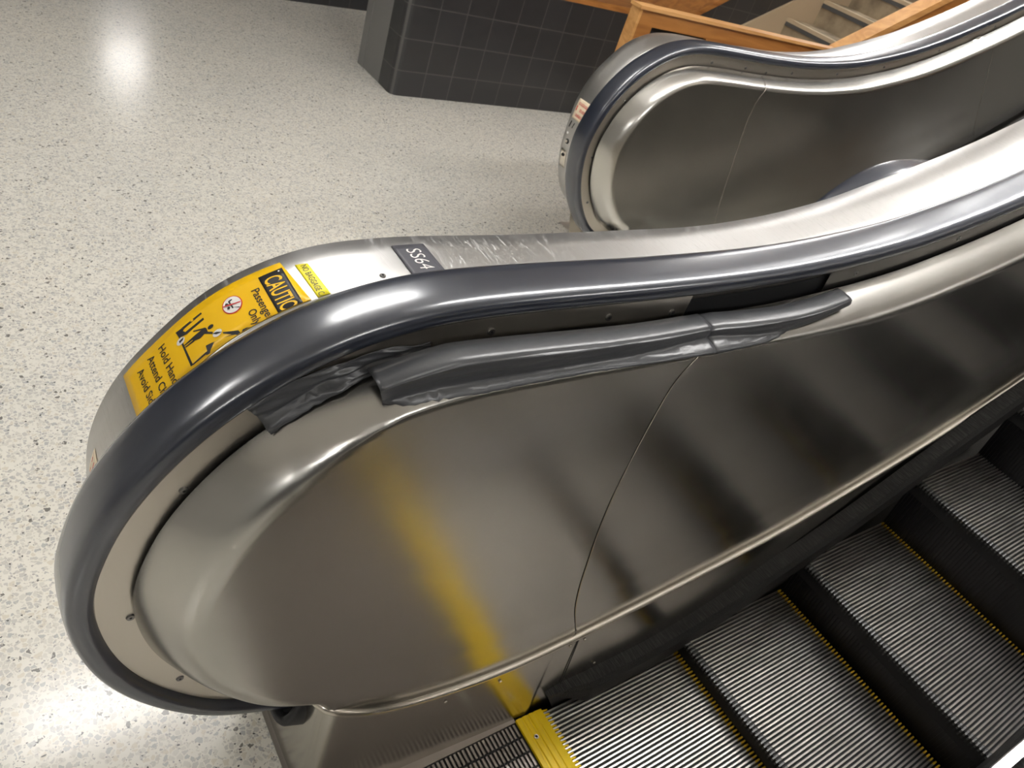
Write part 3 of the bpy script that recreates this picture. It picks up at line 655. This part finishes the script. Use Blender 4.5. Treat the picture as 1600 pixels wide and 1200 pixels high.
mb = MB(); mb.poly([(.778, .374, .0056), (.790, .381, .0075), (.796, .368, .0060), (.786, .360, .0056)]); mb.poly([(.778, .374, .0056), (.786, .360, .0056), (.780, .362, .0064)])
tag(mb.build('paper_scrap', M['white']), 'tiny white paper scrap lying on the dark slotted landing plate', 'litter')
# ------------------------------------------------------------------ floor
mb = MB()
mb.poly([(-5, -5, 0), (.392, -5, 0), (.392, 15, 0), (-5, 15, 0)])
mb.poly([(.392, .70, 0), (11, .70, 0), (11, 15, 0), (.392, 15, 0)])
mb.poly([(.392, -5, 0), (11, -5, 0), (11, -.50, 0), (.392, -.50, 0)])
mb.poly([(.392, -.50, 0), (.86, -.5, 0), (.86, -.155, 0), (.392, -.155, 0)][:4])
mb.poly([(.392, .474, 0), (2.0, .474, 0), (2.0, .70, 0), (.392, .70, 0)])
tag(mb.build('floor', M['terrazzo']), None, None, None, 'structure')
mb = MB(); mb.poly([(.38, -.3, -.12), (6, -.3, -.12), (6, .6, -.12), (.38, .6, -.12)]); tag(mb.build('floor_pit', M['black']), kind='structure')
mb = MB(); mb.box(.384, .396, .47, .78, .0, .003); tag(mb.build('trim_1', M['dim']), kind='structure')
mb = MB(); mb.poly([(2.47, 2.08, .002), (3.6, 2.08, .002), (3.6, 2.60, .002), (2.47, 2.52, .002)]); tag(mb.build('floor_plate', M['flange']), kind='structure')

# ------------------------------------------------------------------ tiled half wall with wooden cap
hw = thing('tiled_half_wall', 'black tiled half wall with bullnose corner and wooden top behind the back balustrade', 'wall', loc=(0, 0, 0))
bev = [(2.215 + .045 * (1 - math.cos(t)), 3.96 + .045 * (1 - math.sin(t))) for t in np.linspace(0, math.pi/2, 7)]
plan = [(2.225, 4.43)] + bev
mb = MB(); rows = []
for x, y in plan: rows.append([(x, y, 0), (x, y, .69)])
mb.grid(rows)
slope = [(4.25, .69), (4.31, .70), (6.8, 2.2)]
ec = MB(); ec.box(2.218, 2.225, 4.02, 4.36, 0, .69); ec.box(2.213, 2.225, 4.36, 4.432, 0, .69); ec.build('end_cladding', M['cladding'], hw)
mb.poly([(bev[-1][0], 3.96, 0), (8, 3.96, 0), (8, 3.96, 2.9), (4.29, 3.96, .69), (bev[-1][0], 3.96, .69)])
mb.poly([(2.225, 4.43, 0), (2.225, 4.43, .69), (4.29, 4.43, .69), (8, 4.43, 2.9), (8, 4.43, 0)])
mb.build('tile_facing', M['tile'], hw)
mb = MB(); mb.box(2.215, 4.29, 3.952, 4.45, .69, .725); mb.prism([(4.29, 3.952, .69), (4.28, 3.952, .725), (8, 3.952, 2.94), (8, 3.952, 2.9)], [(4.29, 4.45, .69), (4.28, 4.45, .725), (8, 4.45, 2.94), (8, 4.45, 2.9)])
mb.build('wood_cap', M['wood'], hw)

# wooden rail beside the escalator
wr = thing('wooden_guard_rail', 'oak guard rail running level then sloping up between back balustrade and stairs', 'guard rail')
yw0, yw1, zt = 2.25, 2.30, 1.0785
xs = 3.55
mb = MB(); mb.box(2.219, xs, yw0, yw0 + .02, zt - .068, zt - .012); mb.box(2.219, 2.30, yw0, yw0 + .02, .42, zt - .068); mb.box(2.62, xs, yw0, yw0 + .02, .42, zt - .068); mb.build('face_panel', M['wood'], wr)
mb = MB(); mb.box(2.30, 2.62, yw0 + .012, yw0 + .02, .42, zt - .068); mb.build('slot_opening', M['black'], wr)
mb = MB(); mb.box(2.206, 2.219, yw0 - .004, yw1, .42, zt - .012); mb.build('end_post', M['woodedge'], wr)  # lighter oak puts light from the left into the end face's colour
mb = MB(); mb.box(2.200, xs, yw0 - .008, yw1 + .004, zt - .012, zt); mb.build('top_rail', M['woodedge'], wr)
sl_ = .55
mb = MB(); x1_ = 6.2
mb.prism([(xs, yw0 - .008, zt - .04), (xs, yw0 - .008, zt), (x1_, yw0 - .008, zt + (x1_ - xs) * sl_), (x1_, yw0 - .008, zt - .04 + (x1_ - xs) * sl_)], [(xs, yw1 + .02, zt - .04), (xs, yw1 + .02, zt), (x1_, yw1 + .02, zt + (x1_ - xs) * sl_), (x1_, yw1 + .02, zt - .04 + (x1_ - xs) * sl_)])
mb.build('sloped_rail', M['woodedge'], wr)
mb = MB(); mb.prism([(xs, yw0, 0), (xs, yw0, zt - .04), (x1_, yw0, zt - .04 + (x1_ - xs) * sl_), (x1_, yw0, 0)], [(xs, yw1, 0), (xs, yw1, zt - .04), (x1_, yw1, zt - .04 + (x1_ - xs) * sl_), (x1_, yw1, 0)]); mb.build('side_panel', M['wood'], wr)

# staircase
st = thing('staircase', 'worn concrete stairs climbing between the black tiled wall and oak guard rail', 'stairs')
for k in range(1, 12):
    xn = 5.341 + (k - 5) * .327; zk = .18 * k
    mb = MB(); mb.box(xn + .012, xn + .36, 2.31, 3.945, max(0, zk - .22), zk); s1 = mb.build('stair_step', M['concrete'], st)
    mb = MB(); mb.box(xn, xn + .05, 2.31, 3.93, zk - .022, zk + .003); mb.build('nosing', M['nosing'], s1)
    mb = MB(); mb.box(xn + .002, xn + .02, 2.31, 3.93, zk - .050, zk - .022); mb.build('nosing_shadow_strip', M['nosdark'], s1)  # grey box stands for the shade under the nosing
xa, xb = 3.7, 8
zs_ = lambda x: .89 + (x - 5.341) * .55 + .13
mb = MB(); mb.prism([(xa, 3.935, 0), (xa, 3.935, zs_(xa)), (xb, 3.935, zs_(xb)), (xb, 3.935, 0)], [(xa, 3.955, 0), (xa, 3.955, zs_(xa)), (xb, 3.955, zs_(xb)), (xb, 3.955, 0)]); mb.build('stringer', M['stringer'], st)

# ------------------------------------------------------------------ room shell and lamps
mb = MB(); mb.prism([(1.9, 5.47, 0), (8.5, 6.2, 0), (8.5, 6.2, 3.3), (1.9, 5.47, 3.3)], [(1.9, 5.7, 0), (8.5, 6.4, 0), (8.5, 6.4, 3.3), (1.9, 5.7, 3.3)]); tag(mb.build('wall_back', M['tile']), kind='structure')
mb = MB(); mb.box(-5, 11, -5, 15, 3.3, 3.4); tag(mb.build('ceiling', M['ceiling']), kind='structure')
mb = MB(); mb.box(-5.1, -5, -5, 15, 0, 3.3); tag(mb.build('wall_left', M['paint']), kind='structure')
mb = MB(); mb.box(-5, 11, 15, 15.1, 0, 3.3); tag(mb.build('wall_far', M['paint']), kind='structure')
mb = MB(); mb.box(-5, 11, -5.1, -5, 0, 3.3); tag(mb.build('wall_front', M['dark']), kind='structure')
mb = MB(); mb.box(11, 11.1, -5, 15, 0, 3.3); tag(mb.build('wall_right', M['paint']), kind='structure')
for i, (x, y, hl) in enumerate([(.6, 2.4, .62), (2.4, 11.8, .25), (-2.6, 2.2, .62), (2.3, .8, 1.2), (4.6, 1.7, .62), (6.2, 4.2, .62), (-2.6, -2.4, .62), (.6, -2.8, .62), (4.2, -2.6, .62), (7.5, 9, .62)]):  # fifth and sixth lamps are added to brighten the back balustrade
    c = thing('ceiling_light', 'unseen fluorescent ceiling light over the terrazzo hall', 'ceiling light', 'ceiling lights', (x, y, 3.3))
    mb = MB(); mb.box(-hl, hl, -.05, .05, -.365, -.32); mb.build('housing', M['fixture'], c)
    mb = MB(); mb.box(-hl, hl, -.08, .08, -.42, -.366); mb.build('diffuser', M['lamp'], c)
    for q in (-.5, .5): mb = MB(); mb.box(q - .006, q + .006, -.006, .006, -.32, 0); mb.build('hanger', M['fixture'], c)
